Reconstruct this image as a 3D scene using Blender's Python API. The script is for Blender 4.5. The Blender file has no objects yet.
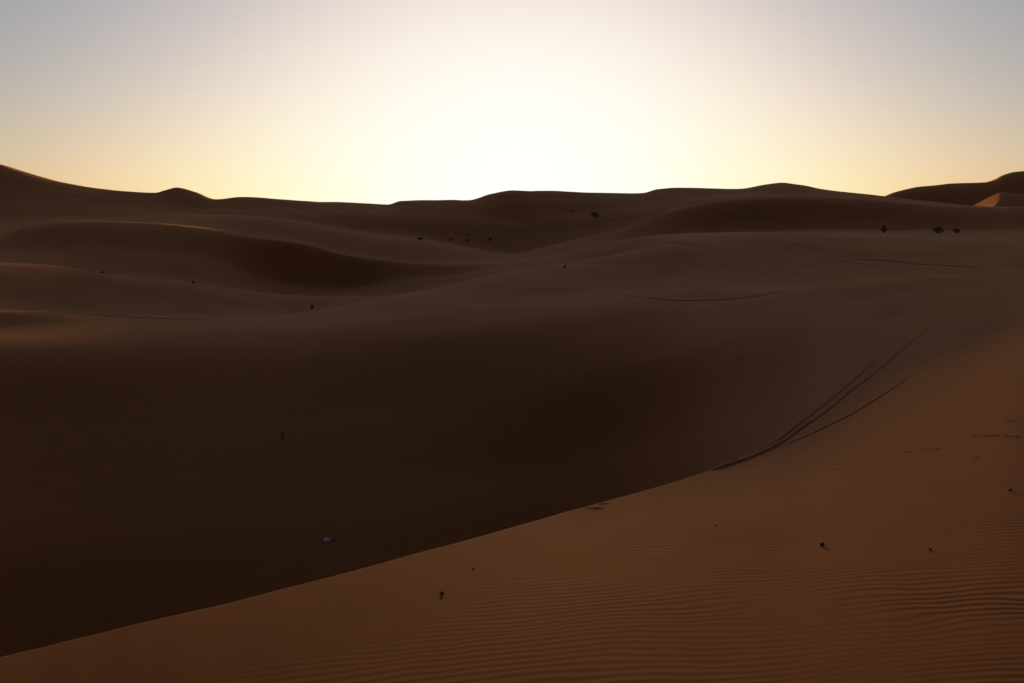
import bpy, math, random
import numpy as np
from mathutils import Vector

random.seed(7)
sc = bpy.context.scene
col = sc.collection
W, H, FPX = 1024.0, 683.0, 995.0          # 35 mm lens on a full-frame body
EYE = 1.7                                  # camera height above the sand it stands on
HORIZON = 225.0                            # picture row of the true horizon
PITCH = math.atan((H / 2 - HORIZON) / FPX)
SUN_X, SUN_Y = 518.0, 186.0

# ------------------------------------------------------------------ sight lines
def ray(px, py):
    """azimuth (clockwise from +Y) and tangent of the elevation of a sight line from the camera"""
    cx, cy = (px - W / 2) / FPX, -(py - H / 2) / FPX
    fy = math.cos(PITCH) + cy * math.sin(PITCH)
    fz = -math.sin(PITCH) + cy * math.cos(PITCH)
    return math.atan2(cx, fy), fz / math.hypot(cx, fy)

def pchip_slopes(x, y):
    h = np.diff(x); d = np.diff(y, axis=0) / (h if y.ndim == 1 else h[:, None])
    m = np.zeros_like(y)
    if len(x) > 2:
        w1 = 2 * h[1:] + h[:-1]; w2 = h[1:] + 2 * h[:-1]
        if y.ndim > 1: w1 = w1[:, None]; w2 = w2[:, None]
        ok = d[:-1] * d[1:] > 0
        with np.errstate(divide='ignore', invalid='ignore'):
            hm = (w1 + w2) / (w1 / d[:-1] + w2 / d[1:])
        m[1:-1] = np.where(ok, hm, 0)
    m[0] = d[0]; m[-1] = d[-1]
    return m

def pchip(x, y, q):
    x = np.asarray(x, float); y = np.asarray(y, float); q = np.clip(q, x[0], x[-1])
    m = pchip_slopes(x, y)
    i = np.clip(np.searchsorted(x, q, side='right') - 1, 0, len(x) - 2)
    h = x[i + 1] - x[i]; s = (q - x[i]) / h
    return ((1 + 2 * s) * (1 - s) ** 2 * y[i] + s * (1 - s) ** 2 * h * m[i]
            + s * s * (3 - 2 * s) * y[i + 1] + s * s * (s - 1) * h * m[i + 1])

# ------------------------------------------------------------------ noise
_rng = np.random.RandomState(11)
_tab = _rng.rand(256, 256)
def vnoise(x, y):
    xi, yi = np.floor(x).astype(int), np.floor(y).astype(int)
    fx, fy = x - xi, y - yi
    fx = fx * fx * fx * (fx * (fx * 6 - 15) + 10); fy = fy * fy * fy * (fy * (fy * 6 - 15) + 10)
    g = lambda i, j: _tab[i & 255, j & 255]
    return ((g(xi, yi) * (1 - fx) + g(xi + 1, yi) * fx) * (1 - fy)
            + (g(xi, yi + 1) * (1 - fx) + g(xi + 1, yi + 1) * fx) * fy) * 2 - 1

def smooth(e0, e1, v):
    s = np.clip((v - e0) / (e1 - e0), 0, 1)
    return s * s * (3 - 2 * s)

# ------------------------------------------------------------------ the dunes, ridge by ridge
# every ridge line, hollow and foot is (picture column, picture row or ('z', height), distance in metres)
Z = lambda v: ('z', v)
LAYERS = {
 'crest': [(-300,745,4.0),(0,658,4.6),(150,621.5,5.0),(300,583,5.6),(450,544,6.5),(590,505,8),(700,473,11),(760,447,15),(800,421,18.5),(850,385,24),(900,350,32),(960,320,44),(1024,300,52),(1300,290,58)],
 'foot': [(-300,Z(-7.5),14),(0,Z(-8.3),16),(300,Z(-8.8),19),(450,Z(-9.2),21),(590,Z(-9.2),24),(680,Z(-7.5),22),(760,449,19),(800,408,21.5),(850,371,29),(900,339,37),(960,308,52),(1024,290,60),(1300,282,66)],
 'basin': [(-300,540,25),(0,540,27),(150,530,28),(300,515,31),(450,492,35),(590,462,38),(680,438,36),(760,412,30),(800,382,29),(850,347,36),(900,318,48),(960,296,60),(1024,281,68),(1300,274,74)],
 'face': [(-300,430,35),(0,430,36),(150,430,37),(300,425,40),(450,400,45),(590,370,47),(680,350,47),(760,330,47),(800,318,47.5),(850,306,53),(900,295,60),(960,285,68),(1024,277,74),(1300,271,80)],
 'shoulder': [(-300,345,45),(0,345,46),(300,345,52),(450,330,57),(590,310,61),(640,302,63),(700,299,66),(790,290,68),(850,281,71),(930,276,76),(1024,273,82),(1300,270,88)],
 'shoulder_back': [(-300,326,53),(0,326,54),(300,328,58),(450,310,66),(590,291,76),(640,285,80),(700,278,84),(790,285,82),(850,283,86),(930,279,94),(1024,277,102),(1300,275,106)],
 'mid_crest': [(-300,309,55),(0,311,58),(100,316,62),(200,319,68),(256,318,73),(300,313,79),(350,304,86),(400,294,92),(450,285,97),(512,271,102),(560,264,107),(600,258,111),(640,249,116),(680,239,122),(720,240,126),(768,247,128),(850,259,128),(930,262,128),(1024,262,130),(1300,260,132)],
 'mid_back': [(-300,308,60),(0,309,64),(100,314,69),(200,316.5,76),(256,315.5,82),(300,313.5,90),(350,305.5,98),(400,297,105),(450,289,112),(512,274,118),(560,266,122),(600,260,126),(640,250,130),(680,238,134),(720,236,138),(768,238,142),(850,245,150),(1024,250,152),(1300,250,154)],
 'far_crest': [(-300,255,88),(0,263,92),(60,266,95),(110,275,98),(190,282,103),(256,292,108),(300,296,112),(350,297,116),(400,296.5,122),(450,287,128),(512,270,138),(576,251,150),(608,243,155),(658,235.5,160),(700,233.5,164),(768,233,168),(850,236,174),(1024,241,178),(1300,241,180)],
 'far_back': [(-300,257,100),(0,264.5,105),(100,275,112),(200,285,120),(300,298.5,130),(400,298.5,132),(450,290,140),(512,271,150),(576,253,165),(608,245.5,172),(658,238,180),(700,236.5,186),(768,235.6,195),(850,234.5,205),(1024,238,210),(1300,238,212)],
 'band_foot': [(-300,250,122),(0,253,128),(100,252,137),(200,258,146),(256,276,156),(300,286,160),(344,288.5,163),(400,280,165),(450,276,168),(512,266,172),(576,252.5,182),(608,246,190),(658,239,202),(768,235,220),(850,233.5,230),(1024,236,235),(1300,236,236)],
 'band': [(-300,240,145),(0,234,150),(30,226,152),(60,221.5,155),(100,220.8,160),(150,222.5,165),(200,227,168),(256,237,172),(300,242.5,175),(344,254,176),(388,260,178),(420,262.8,180),(470,262.5,185),(512,261,190),(560,254.5,198),(600,247.5,206),(658,239.5,220),(700,237,235),(768,233.5,250),(850,232,258),(930,231.5,262),(1024,233.5,264),(1300,235,264)],
 'band_back': [(-300,242,165),(0,236,170),(60,225,175),(100,223.5,180),(150,224,185),(200,227.5,190),(256,238,196),(300,244,200),(344,255,204),(388,261.5,206),(420,263.5,210),(512,260,220),(576,253,235),(658,238.5,262),(700,235,276),(768,231.5,286),(850,230.5,292),(1024,231,296),(1300,231,298)],
 'vee': [(-300,232,215),(0,229,220),(60,223,223),(100,222,226),(150,221,230),(170,219.5,232),(200,216,236),(220,215.3,240),(256,217,245),(300,223,250),(358,234,256),(417,241,262),(461,248,268),(512,255,275),(540,248,282),(570,241,288),(615,231,298),(652,216,307),(688,206,314),(717,200.5,320),(768,197.5,326),(850,198,335),(900,202,340),(940,205.5,342),(970,207,344),(1000,207.5,346),(1024,206,348),(1300,203,350)],
 'vee_back': [(-300,226,255),(0,223,262),(60,218.5,267),(100,217.5,270),(150,214.5,272),(200,214.8,276),(256,217,285),(300,222,290),(358,231,300),(417,238.5,306),(461,246,312),(512,253,318),(570,242.5,326),(615,233,332),(652,219,338),(688,209,342),(717,203,346),(768,200,352),(850,200,360),(900,204,366),(970,209,372),(1024,208,376),(1300,205,380)],
 'skyline_face': [(-300,195,318),(0,200,312),(60,204,308),(100,206,306),(150,207,304),(200,210,306),(256,210,312),(300,212,320),(358,214,334),(417,216,348),(461,219,362),(512,222,378),(570,216,386),(615,210,392),(652,204,396),(688,200,400),(717,197,404),(768,194,408),(850,196,412),(900,202,417),(970,206.5,422),(1024,208.5,426),(1300,206,430)],
 'skyline': [(-300,150,410),(-100,152,395),(0,164,388),(20,170,382),(60,182,370),(100,189,360),(155,193,350),(165,190.5,350),(177,187.5,350),(195,191.5,345),(216,199,340),(240,197,345),(300,201,366),(350,203,390),(387,205,402),(401,201,407),(420,200,414),(468,200.5,430),(490,194.5,440),(515,190.5,448),(545,190.5,455),(590,192,458),(643,193,462),(658,189.7,464),(680,188,466),(740,189,470),(765,185,472),(782,183.3,474),(800,185,476),(820,189,478),(850,192.5,480),(885,195.5,484),(915,200,486),(970,205.5,490),(1000,207,492),(1024,207,495),(1300,205,500)],
 'skyline_back': [(-300,Z(-6),620),(1300,Z(-6),620)],
 'hill_foot': [(-300,Z(-8),880),(1300,Z(-8),880)],
 'hill': [(-300,Z(-10),1020),(800,Z(-10),1020),(850,Z(-6),1030),(868,203,1035),(885,196,1043),(892,193,1048),(905,189.5,1056),(918,186.8,1064),(935,185.3,1076),(952,183.4,1088),(985,182.3,1095),(993,180,1108),(1003,175,1124),(1014,172,1142),(1024,171,1152),(1100,166,1230),(1200,172,1300),(1300,185,1350)],
 'plain': [(-300,Z(-24),1700),(1300,Z(-24),1700)],
 'end': [(-300,Z(-30),3000),(1300,Z(-30),3000)],
}
FRACS = [0.08, 0.16, 0.24, 0.32, 0.40, 0.48, 0.56, 0.64, 0.72, 0.79, 0.86, 0.92, 0.965, 0.99, 0.999]     # in log distance
SLIP = [0.008, 0.06, 0.25, 0.6]
# fall of the near dune away from the camera along each sight line (picture column, slope)
SLOPE = [(-300,-0.075),(0,-0.075),(300,-0.077),(450,-0.083),(590,-0.092),(700,-0.100),(760,-0.1035),(800,-0.1027),(850,-0.090),(900,-0.075),(960,-0.058),(1024,-0.043),(1300,-0.030)]
SL_A = [ray(x, 500)[0] for x, s in SLOPE]; SL_S = [s for x, s in SLOPE]
COMP = []
for name, pts in LAYERS.items():
    az, tt, rr = [], [], []
    for x, y, r in pts:
        if isinstance(y, tuple):
            a, _ = ray(x, 300); t = y[1] / r
        else:
            a, t = ray(x, y)
        if name == 'crest':
            sl = float(pchip(SL_A, SL_S, np.array([a]))[0])
            if x < 780: r = (EYE + 0.7 * sl) / (sl - t)

        az.append(a); tt.append(t); rr.append(math.log(r))
    COMP.append((name, np.array(az), np.array(tt), np.array(rr)))

def knots(az):
    """for azimuths inside the mapped fan: log distance and elevation tangent of every ridge, hollow and foot"""
    az = np.asarray(az, float)
    us, ts = [], []
    for k, (name, a, t, r) in enumerate(COMP):
        u, tv = pchip(a, r, az), pchip(a, t, az)
        if name == 'crest':
            r0, z0 = 0.7, -EYE
            tv = tv + 0.0022 * vnoise(az * 11 + 3, az * 0 + 5.5) + 0.0004 * vnoise(az * 37 + 9, az * 0 + 2.5)
            rK = np.exp(u); zK = tv * rK
            us.append(np.full_like(az, math.log(r0))); ts.append(np.full_like(az, z0 / r0))
            for f in FRACS:
                r_ = r0 * (rK / r0) ** f
                sK = (zK - z0) / (rK - r0); near = np.exp(-(r_ / 12.0) ** 2) * (1 - smooth(0.80, 1.0, f))
                z_ = z0 + (sK + (-0.086 - sK) * near) * (r_ - r0)
                us.append(np.log(r_)); ts.append(z_ / r_)
            prev = (rK, zK)
        if name == 'foot':
            rF = np.exp(u); zF = tv * rF
            for f in SLIP:
                r_ = prev[0] + (rF - prev[0]) * f; z_ = prev[1] + (zF - prev[1]) * f
                us.append(np.log(r_)); ts.append(z_ / r_)
        us.append(u); ts.append(tv)
    return np.array(us), np.array(ts)

FAN = 0.66                                   # half-angle of the mapped fan
_ua, _ta = knots(np.linspace(-FAN, FAN, 61))
U_MEAN, T_MEAN = _ua.mean(1), _ta.mean(1)

def columns(az):
    a = np.clip(az, -FAN, FAN)
    U, T = knots(a)
    w = np.clip((np.abs(az) - FAN) / 0.9, 0, 1); w = w * w * (3 - 2 * w)
    return U * (1 - w) + U_MEAN[:, None] * w, T * (1 - w) + T_MEAN[:, None] * w

# ------------------------------------------------------------------ height field
DENTS = []       # footprints: (x, y, heading, length, width, depth)

def heights(az, r):
    """az: (n,), r: (m,) -> z (m, n), the ground of the dune field around the camera at z = EYE"""
    U, T = columns(az)
    u = np.log(r)
    zz = np.empty((len(r), len(az)))
    for j in range(len(az)):
        zz[:, j] = pchip(U[:, j], T[:, j], u) * r
    x = r[:, None] * np.sin(az)[None, :]; y = r[:, None] * np.cos(az)[None, :]
    R = np.broadcast_to(r[:, None], zz.shape)
    # gentle unevenness of wind-blown sand
    zz += 0.0008 * R * vnoise(x / (4 + 0.0 * x) + 3.3, y / 5 + 8.1) * smooth(2, 8, R) * (1 - smooth(60, 200, R))
    zz += 0.0007 * R * vnoise(x / 19 + 31.3, y / 23 + 4.1) * smooth(12, 60, R) * (1 - smooth(500, 900, R))
    zz += 0.0003 * R * vnoise(x / 7.3 + 1.3, y / 6.1 + 14.1) * smooth(12, 60, R) * (1 - smooth(500, 900, R))
    # wind ripples on the near dune
    sel = r < 17
    if sel.any():
        xs, ys, Rs = x[sel], y[sel], R[sel]
        s = xs                                           # crests swing round from left to right
        q = ys - 0.12 * xs - 0.22 * (1.4 - 0.7 * np.logaddexp(0, (1.4 - xs) / 0.7))
        q = q + 0.10 * vnoise(s / 1.7 + 5, q / 1.1 + 2) + 0.040 * vnoise(s / 0.5 + 9, q / 0.25 + 7) + 0.012 * vnoise(s / 0.16 + 19, q / 0.12 + 27) + 0.25 * vnoise(s / 5 + 2, q / 6 + 1)
        ph = 2 * np.pi * q / 0.078
        wav = np.sin(ph + 0.45 * np.sin(ph)) 
        amp = 0.0014 * (0.72 + 0.62 * vnoise(xs / 0.8 + 40, ys / 0.6 + 3))
        rK = np.exp(pchip(COMP[0][1], COMP[0][3], np.clip(az, -FAN, FAN)))[None, :]
        m = (1 - smooth(0.62, 0.97, Rs / np.minimum(rK, 13.0))) * smooth(-0.6, 0.1, vnoise(xs / 3.1 + 77, ys / 2.3 + 51) + 0.35)
        zz[sel] += amp * wav * m * (1 - smooth(9, 15, Rs))
        d = np.zeros_like(xs)
        for fx, fy, hd, L, Wd, dep in DENTS:
            dx, dy = xs - fx, ys - fy
            near = (np.abs(dx) < 0.6) & (np.abs(dy) < 0.6)
            if not near.any(): continue
            dx, dy = dx[near], dy[near]
            e = np.sqrt(((dx * math.sin(hd) + dy * math.cos(hd)) / L) ** 2 + ((dx * math.cos(hd) - dy * math.sin(hd)) / Wd) ** 2)
            d[near] += -dep * (1 - smooth(0.35, 1.0, e)) + 0.45 * dep * np.exp(-((e - 1.25) / 0.28) ** 2)
        zz[sel] += d
    return zz + EYE

def ground_z(x, y):
    return float(heights(np.array([math.atan2(x, y)]), np.array([math.hypot(x, y)]))[0, 0])

_RS = np.exp(np.linspace(math.log(1.5), math.log(1100), 4000))
def hit(px, py):
    """where the sight line through a picture point first meets the sand"""
    a, t = ray(px, py)
    U, T = columns(np.array([a]))
    tv = pchip(U[:, 0], T[:, 0], np.log(_RS))
    k = int(np.argmax(tv >= t))
    r = _RS[k]
    x, y = r * math.sin(a), r * math.cos(a)
    return x, y, r

# footprints near the crest and on the open sand at right
for px, py, n, stepx in [(588,508.5,3,7),(598,503.5,2,6),(833,469,1,0),(907,452,1,0),(939,449,1,0),(978,436,3,9),(1010,437,2,7),(978,458,1,0),(925,449,1,0),(1012,421,1,0)]:
    for i in range(n):
        x, y, r = hit(px + stepx * i + random.uniform(-1.5, 1.5), py + random.uniform(-0.8, 0.8))
        DENTS.append((x, y, random.uniform(-0.4, 0.4) + 1.2, 0.085, 0.04, 0.005))

# ------------------------------------------------------------------ materials
def new_mat(name):
    m = bpy.data.materials.new(name); m.use_nodes = True
    nt = m.node_tree
    return m, nt, nt.nodes['Principled BSDF']

def sand_material(name, dark, light, rough=0.85, grain=0.35):
    m, nt, b = new_mat(name)
    N, L = nt.nodes, nt.links
    tc = N.new('ShaderNodeTexCoord')
    big = N.new('ShaderNodeTexNoise'); big.inputs['Scale'].default_value = 0.05; big.inputs['Detail'].default_value = 6
    mid = N.new('ShaderNodeTexNoise'); mid.inputs['Scale'].default_value = 1.3; mid.inputs['Detail'].default_value = 8
    fine = N.new('ShaderNodeTexNoise'); fine.inputs['Scale'].default_value = 260; fine.inputs['Detail'].default_value = 3
    for n in (big, mid, fine): L.new(tc.outputs['Object'], n.inputs['Vector'])
    a1 = N.new('ShaderNodeMath'); a1.operation = 'MULTIPLY_ADD'; a1.inputs[1].default_value = 0.5
    a2 = N.new('ShaderNodeMath'); a2.operation = 'MULTIPLY_ADD'; a2.inputs[1].default_value = 0.3
    a3 = N.new('ShaderNodeMath'); a3.operation = 'MULTIPLY'; a3.inputs[1].default_value = 0.2
    L.new(fine.outputs['Fac'], a3.inputs[0]); L.new(mid.outputs['Fac'], a2.inputs[0]); L.new(a3.outputs[0], a2.inputs[2])
    L.new(big.outputs['Fac'], a1.inputs[0]); L.new(a2.outputs[0], a1.inputs[2])
    rmp = N.new('ShaderNodeValToRGB')
    rmp.color_ramp.elements[0].position = 0.3; rmp.color_ramp.elements[0].color = (*dark, 1)
    rmp.color_ramp.elements[1].position = 0.7; rmp.color_ramp.elements[1].color = (*light, 1)
    L.new(a1.outputs[0], rmp.inputs['Fac']); L.new(rmp.outputs['Color'], b.inputs['Base Color'])
    b.inputs['Roughness'].default_value = rough
    b.inputs['Specular IOR Level'].default_value = 0.018
    b.inputs['Sheen Weight'].default_value = 0.27                       # dusty, rust-coated grains glow at a glancing angle
    b.inputs['Sheen Roughness'].default_value = 0.45
    b.inputs['Sheen Tint'].default_value = (1.0, 0.50, 0.25, 1)
    bp = N.new('ShaderNodeBump'); bp.inputs['Strength'].default_value = grain; bp.inputs['Distance'].default_value = 0.003
    L.new(fine.outputs['Fac'], bp.inputs['Height']); L.new(bp.outputs['Normal'], b.inputs['Normal'])
    return m

SAND = sand_material('orange_sand', (0.18, 0.053, 0.013), (0.255, 0.081, 0.021))
RUT = sand_material('shade_tinted_rut_sand', (0.14, 0.043, 0.011), (0.19, 0.062, 0.016), grain=0.6)  # same sand, colour darkened to paint in the shade of the ruts
def plain_mat(name, c, rough=0.8, c2=None, scale=30, spec=0.05):
    m, nt, b = new_mat(name)
    n = nt.nodes.new('ShaderNodeTexNoise'); n.inputs['Scale'].default_value = scale
    tc = nt.nodes.new('ShaderNodeTexCoord'); nt.links.new(tc.outputs['Object'], n.inputs['Vector'])
    r = nt.nodes.new('ShaderNodeValToRGB')
    r.color_ramp.elements[0].color = (*c, 1); r.color_ramp.elements[1].color = (*(c2 or [v * 1.6 for v in c]), 1)
    r.color_ramp.elements[0].position = 0.3; r.color_ramp.elements[1].position = 0.7
    nt.links.new(n.outputs['Fac'], r.inputs['Fac']); nt.links.new(r.outputs['Color'], b.inputs['Base Color'])
    b.inputs['Roughness'].default_value = rough
    b.inputs['Specular IOR Level'].default_value = spec
    return m
LEAF = plain_mat('dry_green_leaf', (0.11, 0.075, 0.038), 0.8)
STRAW = plain_mat('dry_straw', (0.10, 0.075, 0.035), 0.85)
WOOD = plain_mat('dry_twig_bark', (0.075, 0.045, 0.028), 0.9)
PEBBLE = plain_mat('dark_pebble_stone', (0.045, 0.030, 0.022), 0.8)
PLASTIC = plain_mat('dusty_white_plastic_film', (0.50, 0.46, 0.46), 0.5, (0.62, 0.57, 0.57))

# ------------------------------------------------------------------ mesh helpers
def link(name, verts, faces, mat, parent=None, smooth_shade=True):
    me = bpy.data.meshes.new(name)
    me.from_pydata([tuple(v) for v in verts], [], faces)
    me.materials.append(mat)
    if smooth_shade: me.polygons.foreach_set('use_smooth', [True] * len(me.polygons))
    me.update()
    o = bpy.data.objects.new(name, me); col.objects.link(o)
    if parent is not None: o.parent = parent
    return o

def tag(o, label, cat, group=None):
    o['label'] = label; o['category'] = cat
    if group: o['group'] = group
    return o

def structure(o, label=None):
    o['kind'] = 'structure'
    if label: o['label'] = label
    return o

def grid_object(name, X, Y, Zm, quads, mat):
    """a mesh from a (rings, columns) height grid and the (k, 4) vertex-index quads to keep"""
    co = np.stack([X, Y, Zm], -1).reshape(-1, 3).astype(np.float32)
    used, inv = np.unique(quads.ravel(), return_inverse=True)
    q = inv.reshape(-1, 4).astype(np.int32)
    me = bpy.data.meshes.new(name)
    me.vertices.add(len(used)); me.vertices.foreach_set('co', co[used].ravel())
    me.loops.add(q.size); me.loops.foreach_set('vertex_index', q.ravel())
    me.polygons.add(len(q)); me.polygons.foreach_set('loop_start', np.arange(0, q.size, 4, dtype=np.int32))
    me.polygons.foreach_set('loop_total', np.full(len(q), 4, np.int32))
    me.polygons.foreach_set('use_smooth', np.ones(len(q), bool))
    me.materials.append(mat); me.update(calc_edges=True); me.validate()
    o = bpy.data.objects.new(name, me); col.objects.link(o)
    return o

# ------------------------------------------------------------------ ground: one polar sheet round the camera
inner = np.linspace(-0.56, 0.56, 560)
outer = np.linspace(0.56, 2 * math.pi - 0.56, 150)[1:-1]
AZ = np.concatenate([inner, outer])
AZw = (AZ + math.pi) % (2 * math.pi) - math.pi
R1 = np.exp(np.linspace(math.log(0.05), math.log(2.4), 18))
R2 = np.arange(2.44, 14.0, 0.016)
n3 = int(math.log(3000 / 14.0) / 0.0062)
R3 = np.exp(np.linspace(math.log(14.02), math.log(3000), n3))
RR = np.concatenate([R1, R2, R3])
GZ = heights(AZw, np.maximum(RR, 0.7))
near0 = RR < 0.7
GZ[near0] = 0.0
GX = RR[:, None] * np.sin(AZ)[None, :]; GY = RR[:, None] * np.cos(AZ)[None, :]
nr, na = GZ.shape
ii, jj = np.meshgrid(np.arange(nr - 1), np.arange(na), indexing='ij')
j2 = (jj + 1) % na
Q = np.stack([ii * na + jj, ii * na + j2, (ii + 1) * na + j2, (ii + 1) * na + jj], -1).reshape(-1, 4)
ringmask = np.repeat(RR[:-1] < 560, na)
grd = grid_object('ground', GX, GY, GZ, Q[ringmask], SAND)
structure(grd, 'rippled orange sand dunes rolling away to the skyline')
hl = grid_object('hills', GX, GY, GZ, Q[~ringmask], SAND)
structure(hl, 'far dark dune ridge on the horizon')

# ------------------------------------------------------------------ small far dune that catches the last sun
def far_dune():
    px, r = 996.5, 560.0
    a, tpk = ray(px, 193.0)
    cx, cy = r * math.sin(a), r * math.cos(a)
    zpk = r * tpk + EYE
    dirv = np.array([math.sin(a - 0.11), math.cos(a - 0.11)])    # the crest comes towards the viewer, bending left
    side = np.array([dirv[1], -dirv[0]])
    us = np.linspace(-60, 70, 90); vs = np.linspace(-36, 90, 100)
    V = []
    for u in us:
        for v in vs:
            bend = 0.004 * u * u if u < 0 else 0
            vv = v + bend - 1.5
            h_left = vv * 0.60 if vv < 0 else 0
            h_right = -vv * 0.16 if vv >= 0 else 0
            along = -abs(u) * (0.20 if u < 0 else 0.10)
            h = h_left + h_right + along
            h = h - 0.5 * math.exp(-(vv / 3.0) ** 2) - 0.6 * math.exp(-(u / 8.0) ** 2)
            p = np.array([cx, cy]) + dirv * u + side * v
            V.append((p[0], p[1], max(zpk + h + 1.5, -12)))
    nv = len(vs)
    F = [(i * nv + j, i * nv + j + 1, (i + 1) * nv + j + 1, (i + 1) * nv + j) for i in range(len(us) - 1) for j in range(nv - 1)]
    o = link('sand_dune', V, F, SAND)
    structure(o, 'small far dune with one flank lit orange by the sun')
far_dune()

# ------------------------------------------------------------------ tracks: low ruts pressed over the sand
def track(pts, width, berm, label, start=0.3):
    P = np.array(pts, float)
    d = np.concatenate([[0], np.cumsum(np.hypot(*np.diff(P, axis=0).T))])
    n = max(30, int(d[-1] / 1.5))
    q = np.linspace(0, d[-1], n)
    xs, ys = pchip(d, P[:, 0], q), pchip(d, P[:, 1], q)
    W3 = np.array([hit(a, b)[:2] for a, b in zip(xs, ys)])
    for _ in range(4):                                     # even out the path on the ground
        W3[1:-1] = 0.25 * W3[:-2] + 0.5 * W3[1:-1] + 0.25 * W3[2:]
    T = np.gradient(W3, axis=0); T /= np.linalg.norm(T, axis=1)[:, None] + 1e-9
    S = np.stack([T[:, 1], -T[:, 0]], -1)
    prof = [(-0.5, -0.06), (-0.3, 0.7), (-0.08, 1.0), (0.1, 0.95), (0.3, 0.6), (0.5, -0.06)]
    V = []
    for k in range(n):
        e = min(1, k / (start * n), (n - 1 - k) / (0.3 * n)); e = e * e * (3 - 2 * e)
        wob = 1 + 0.25 * random.uniform(-1, 1)
        for s, h in prof:
            p = W3[k] + S[k] * s * width * (0.35 + 0.65 * e)
            z = ground_z(p[0], p[1])
            V.append((p[0], p[1], z + (h * berm * e * wob if h > 0 else -0.05) - (1 - e) * 0.012))
    m = len(prof)
    F = [(k * m + j, k * m + j + 1, (k + 1) * m + j + 1, (k + 1) * m + j) for k in range(n - 1) for j in range(m - 1)]
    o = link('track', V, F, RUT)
    structure(o, label)
    return o
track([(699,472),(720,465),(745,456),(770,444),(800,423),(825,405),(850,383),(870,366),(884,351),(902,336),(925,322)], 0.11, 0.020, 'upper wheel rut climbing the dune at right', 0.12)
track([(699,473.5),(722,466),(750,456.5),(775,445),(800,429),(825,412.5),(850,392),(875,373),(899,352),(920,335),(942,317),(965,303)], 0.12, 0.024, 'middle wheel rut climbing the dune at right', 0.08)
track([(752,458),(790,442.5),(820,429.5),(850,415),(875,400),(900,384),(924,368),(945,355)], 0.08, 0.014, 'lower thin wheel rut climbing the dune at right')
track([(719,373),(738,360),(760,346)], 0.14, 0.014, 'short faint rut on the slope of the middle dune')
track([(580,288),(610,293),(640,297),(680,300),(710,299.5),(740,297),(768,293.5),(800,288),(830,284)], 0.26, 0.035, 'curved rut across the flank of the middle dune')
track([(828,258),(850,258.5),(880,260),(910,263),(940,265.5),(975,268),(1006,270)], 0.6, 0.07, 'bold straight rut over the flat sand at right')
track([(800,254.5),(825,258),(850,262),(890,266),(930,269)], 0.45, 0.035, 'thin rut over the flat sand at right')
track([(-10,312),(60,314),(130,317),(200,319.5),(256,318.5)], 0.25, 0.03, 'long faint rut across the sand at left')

# ------------------------------------------------------------------ plants
def tube(V, F, p0, p1, r0, r1, n=5):
    p0, p1 = Vector(p0), Vector(p1); d = (p1 - p0).normalized()
    a = d.orthogonal().normalized(); b = d.cross(a); s = len(V)
    for p, r in ((p0, r0), (p1, r1)):
        for k in range(n):
            w = 2 * math.pi * k / n
            V.append(tuple(p + (a * math.cos(w) + b * math.sin(w)) * r))
    for k in range(n):
        F.append((s + k, s + (k + 1) % n, s + n + (k + 1) % n, s + n + k))

def place(px, py, name):
    x, y, r = hit(px, py)
    e = bpy.data.objects.new(name, None); col.objects.link(e)
    e.empty_display_size = 0.1
    e.location = (x, y, ground_z(x, y) - 0.01)
    return e, r

def shrub(px, py, wpx, hpx, label, leafy=True, group='desert shrubs dotted over the sand', name='desert_shrub', cat='shrub'):
    e, r = place(px, py, name)
    k = r / FPX
    w, h = wpx * k, hpx * k
    V, F, LV, LF = [], [], [], []
    nst = 26 if leafy else 16
    for i in range(nst):
        a = random.uniform(0, 2 * math.pi); lean = random.uniform(0.05, 1.0) ** 0.7
        tip = Vector((math.cos(a) * lean * w * 0.5, math.sin(a) * lean * w * 0.5, h * random.uniform(0.75, 1.0) * (0.12 + 0.9 * math.sqrt(max(0, 1 - lean * lean)))))
        base = Vector((math.cos(a) * 0.05 * w, math.sin(a) * 0.05 * w, -0.02 * h - 0.01))
        midp = base.lerp(tip, 0.5) + Vector((0, 0, 0.04 * h)) + Vector((random.uniform(-1, 1), random.uniform(-1, 1), 0)) * 0.04 * w
        th = 0.018 * h + 0.002
        tube(V, F, base, midp, th, th * 0.7); tube(V, F, midp, tip, th * 0.7, th * 0.25)
        for b in range(3):                                        # side twigs
            q = midp.lerp(tip, random.uniform(0.0, 0.9))
            t2 = q + Vector((random.uniform(-1, 1) * 0.16 * w, random.uniform(-1, 1) * 0.16 * w, random.uniform(0.02, 0.22) * h))
            tube(V, F, q, t2, th * 0.4, th * 0.15, 4)
            if leafy:
                for c in range(14):
                    p = q.lerp(t2, random.random()) + Vector((random.gauss(0, 1), random.gauss(0, 1), random.gauss(0, 0.8))) * 0.045 * w
                    p.z = max(p.z, 0.02 * h)
                    d1 = Vector((random.gauss(0, 1), random.gauss(0, 1), random.gauss(0, 1))).normalized() * random.uniform(0.025, 0.05) * w
                    d2 = d1.orthogonal().normalized() * d1.length * 0.35
                    s = len(LV)
                    LV += [tuple(p - d1), tuple(p + d2), tuple(p + d1), tuple(p - d2)]; LF.append((s, s + 1, s + 2, s + 3))
    link('stems', V, F, WOOD if leafy else STRAW, e)
    if leafy: link('foliage', LV, LF, LEAF, e)
    tag(e, label, cat, group)
    return e
shrub(884, 232.5, 8.5, 7, 'dark rounded shrub standing alone at the foot of the dark dune at right')
shrub(938.5, 233, 12, 6.5, 'widest dark shrub at the foot of the dark dune at right')
shrub(956, 233, 8, 4.5, 'low sparse shrub just right of the widest shrub below the dark dune')
shrub(594.5, 216.5, 9, 5, 'largest dark shrub on the far slope right of the setting sun')
shrub(572, 212, 3.5, 2.5, 'tiny shrub on the far slope, nearest to the setting sun')
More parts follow.
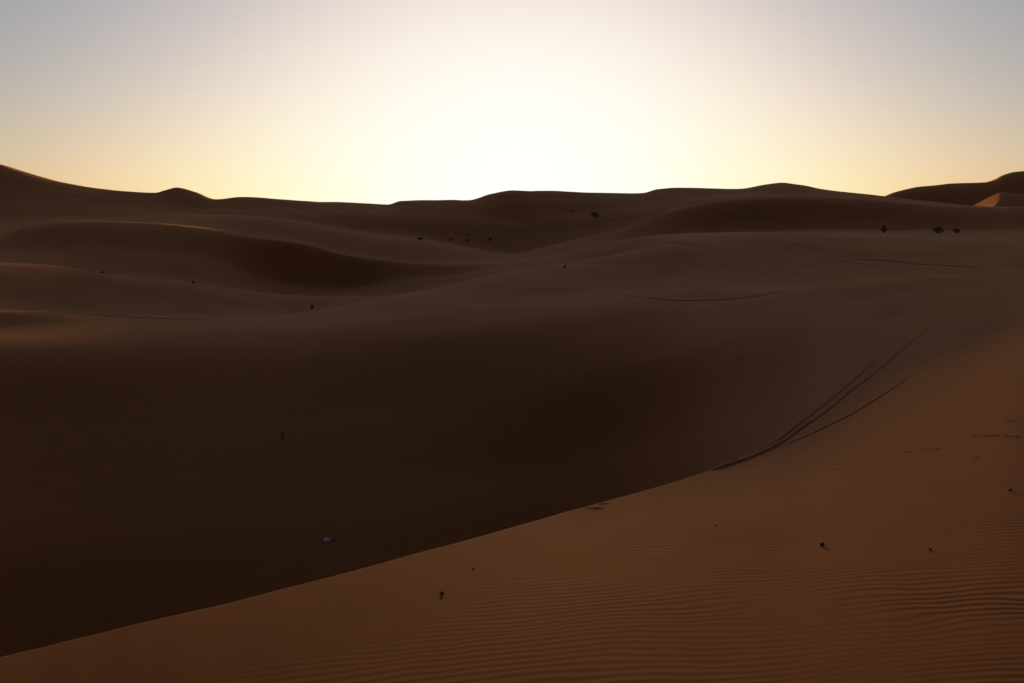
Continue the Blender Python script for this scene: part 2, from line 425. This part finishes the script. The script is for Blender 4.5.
shrub(490.5, 241.5, 4.5, 4, 'round shrub on the sand slope directly below the sun')
shrub(467, 241, 4, 3, 'small shrub on the slope left of the round one below the sun')
shrub(451, 240, 3.5, 2.5, 'lowest small shrub in the row on the slope left below the sun')
shrub(420, 240.5, 6, 3, 'flat wide shrub at the left end of the row below the sun')
shrub(565, 268.5, 3, 4.5, 'upright bush on the smooth crest of the middle dune')
shrub(312, 308.5, 4.5, 4, 'little shrub on the sand between the left dune and the middle dune crest')
shrub(102.5, 273.8, 4, 3, 'small shrub on the crest line of the left dune, farthest left of all')
shrub(193, 282.8, 4, 2.5, 'small shrub lower along the crest line of the left dune')
shrub(283, 440, 4, 9, 'thin dry stalky plant growing in the dark hollow', leafy=False, group=None, name='dry_stalk_plant', cat='plant')

# ------------------------------------------------------------------ little things on the sand
def icos(n=2):
    import bmesh
    bm = bmesh.new(); bmesh.ops.create_icosphere(bm, subdivisions=n, radius=1)
    V = [v.co.copy() for v in bm.verts]; F = [tuple(v.index for v in f.verts) for f in bm.faces]; bm.free()
    return V, F

def pebble(px, py, wpx, hpx, label):
    x, y, r = hit(px, py); k = r / FPX
    V, F = icos(2)
    w, h = wpx * k * 0.5, hpx * k * 0.5
    sx = random.random() * 10
    out = []
    for v in V:
        n = 1 + 0.22 * math.sin(3.1 * v.x + sx) * math.cos(2.7 * v.y - sx) + 0.12 * math.sin(5.3 * v.z + 2 * sx + 3 * v.x)
        out.append((v.x * w * n, v.y * w * 0.8 * n, v.z * h * n + h * 0.55))
    o = link('pebble', out, F, PEBBLE)
    o.location = (x, y, ground_z(x, y))
    return tag(o, label, 'pebble', 'dark pebbles on the rippled sand')
pebble(822, 546, 4.6, 4.6, 'largest dark pebble on the rippled sand at right')
pebble(442, 594, 3.6, 4, 'dark pebble on the rippled sand nearest the bright crest at left of centre')
pebble(930, 550, 2.6, 2.6, 'small dark pebble on the ripples right of the largest one')
pebble(1010, 490.5, 3, 2.6, 'dark pebble on the smooth sand by the right edge')
pebble(473, 569, 2, 2, 'tiny pebble close below the near dune crest')
pebble(716, 526, 2, 2, 'tiny pebble on the sand above the ripples, left of the largest one')

def litter():
    x, y, r = hit(326.5, 541.5); k = r / FPX
    nx, ny = 16, 12
    V, F = [], []
    rnd = np.random.RandomState(5)
    for i in range(nx):
        for j in range(ny):
            u, v = i / (nx - 1) - 0.5, j / (ny - 1) - 0.5
            bulge = max(0, 1 - (u * u + v * v) * 4.2)
            z = 0.075 * bulge ** 0.6 + 0.018 * math.sin(17 * u + 5 * v) * math.cos(13 * v - 3 * u) + rnd.uniform(-0.006, 0.006)
            V.append((u * 0.19 * (1 - 0.25 * bulge) + rnd.uniform(-.004, .004), v * 0.16 * (1 - 0.2 * bulge) + rnd.uniform(-.004, .004), max(z, -0.01) + 0.012))
    for i in range(nx - 1):
        for j in range(ny - 1):
            F.append((i * ny + j, (i + 1) * ny + j, (i + 1) * ny + j + 1, i * ny + j + 1))
    o = link('plastic_bag', V, F, PLASTIC, smooth_shade=False)
    md = o.modifiers.new('thickness', 'SOLIDIFY'); md.thickness = 0.0015
    o.location = (x, y, ground_z(x, y) + 0.003); o.rotation_euler = (0.15, 0, 0.4)
    tag(o, 'crumpled white plastic bag lying in the dark hollow', 'litter')
    x, y, r = hit(333.5, 541.5)
    V, F = [], []
    p = Vector((-0.08, 0, 0.02)); 
    for q in [(-0.02, 0.02, 0.03), (0.05, 0.0, 0.035), (0.09, 0.03, 0.06)]:
        q = Vector(q); tube(V, F, p, q, 0.012, 0.010, 7); p = q
    tube(V, F, (0.0, 0.01, 0.03), (0.04, -0.06, 0.01), 0.008, 0.005, 6)
    tube(V, F, (0.03, 0.005, 0.033), (0.06, -0.02, 0.09), 0.007, 0.003, 6)
    o = link('twig', V, F, WOOD); o.location = (x, y, ground_z(x, y)); o.rotation_euler = (0, 0, 0.1)
    tag(o, 'dark forked twig beside the white plastic bag', 'twig')
litter()

# ------------------------------------------------------------------ sun, sky, camera
sun_az, sun_t = ray(SUN_X, SUN_Y)
sun_el = math.atan(sun_t)
w = bpy.data.worlds.new('World'); sc.world = w; w.use_nodes = True
nt = w.node_tree
bg = nt.nodes['Background']
sky = nt.nodes.new('ShaderNodeTexSky'); sky.sky_type = 'NISHITA'; sky.sun_disc = False
sky.sun_elevation = sun_el; sky.sun_rotation = sun_az
sky.altitude = 500; sky.air_density = 1.0; sky.dust_density = 1.0; sky.ozone_density = 1.0
# the sky's own colours in the camera's white balance, the dusty glow round the sun, and a soft shoulder to white
N_, L_ = nt.nodes, nt.links
def vm(op, a=None, b=None):
    n = N_.new('ShaderNodeVectorMath'); n.operation = op
    for k, v in enumerate((a, b)):
        if v is None: continue
        if isinstance(v, tuple): n.inputs[k].default_value = v
        else: L_.new(v, n.inputs[k])
    return n
def mm(op, a=None, b=None):
    n = N_.new('ShaderNodeMath'); n.operation = op
    for k, v in enumerate((a, b)):
        if v is None: continue
        if isinstance(v, (int, float)): n.inputs[k].default_value = v
        else: L_.new(v, n.inputs[k])
    return n.outputs[0]
wbal = vm('MULTIPLY', sky.outputs['Color'], (1.03, 1.05, 1.47)).outputs[0]
bw = N_.new('ShaderNodeRGBToBW'); L_.new(wbal, bw.inputs['Color'])
wash = N_.new('ShaderNodeMix'); wash.data_type = 'RGBA'; wash.inputs['Factor'].default_value = 0.231
L_.new(wbal, wash.inputs['A']); L_.new(bw.outputs['Val'], wash.inputs['B'])
tcw = N_.new('ShaderNodeTexCoord')
dirn = vm('NORMALIZE', tcw.outputs['Generated']).outputs[0]
SUNV = (math.sin(sun_az) * math.cos(sun_el), math.cos(sun_az) * math.cos(sun_el), math.sin(sun_el))
dt = vm('DOT_PRODUCT', dirn, SUNV).outputs['Value']
ang = mm('ARCCOSINE', mm('MINIMUM', dt, 0.999999))
glow = mm('MULTIPLY', mm('EXPONENT', mm('MULTIPLY', ang, -1 / 0.219)), 7.9)
sumc = vm('ADD', wash.outputs['Result'], glow).outputs[0]
sep = N_.new('ShaderNodeSeparateXYZ'); L_.new(sumc, sep.inputs[0])
cmb = N_.new('ShaderNodeCombineXYZ')
for k in range(3):
    c = sep.outputs[k]
    den = mm('POWER', mm('ADD', mm('POWER', mm('DIVIDE', mm('MAXIMUM', c, 1e-4), 10.2), 4.6), 1.0), 1 / 4.6)
    L_.new(mm('DIVIDE', c, den), cmb.inputs[k])
L_.new(cmb.outputs[0], bg.inputs['Color'])
bg.inputs['Strength'].default_value = 0.1

sd = bpy.data.lights.new('sun', 'SUN'); sd.energy = 3.0; sd.angle = math.radians(0.5); sd.color = (1.0, 0.52, 0.17)
so = bpy.data.objects.new('sun', sd); col.objects.link(so)
sv = Vector((math.sin(sun_az) * math.cos(sun_el), math.cos(sun_az) * math.cos(sun_el), math.sin(sun_el)))
so.rotation_euler = sv.to_track_quat('Z', 'Y').to_euler(); so.location = sv * 200 + Vector((0, 0, 60))

cd = bpy.data.cameras.new('camera'); cd.sensor_width = 36; cd.sensor_fit = 'HORIZONTAL'; cd.lens = 36 * FPX / W
cd.clip_start = 0.05; cd.clip_end = 20000
co = bpy.data.objects.new('camera', cd); col.objects.link(co)
co.location = (0, 0, EYE); co.rotation_euler = (math.pi / 2 - PITCH, 0, 0)
sc.camera = co

sc.view_settings.view_transform = 'Standard'; sc.view_settings.look = 'None'
sc.view_settings.gamma = 1; sc.view_settings.use_curve_mapping = False
sc.view_settings.exposure = 0.0
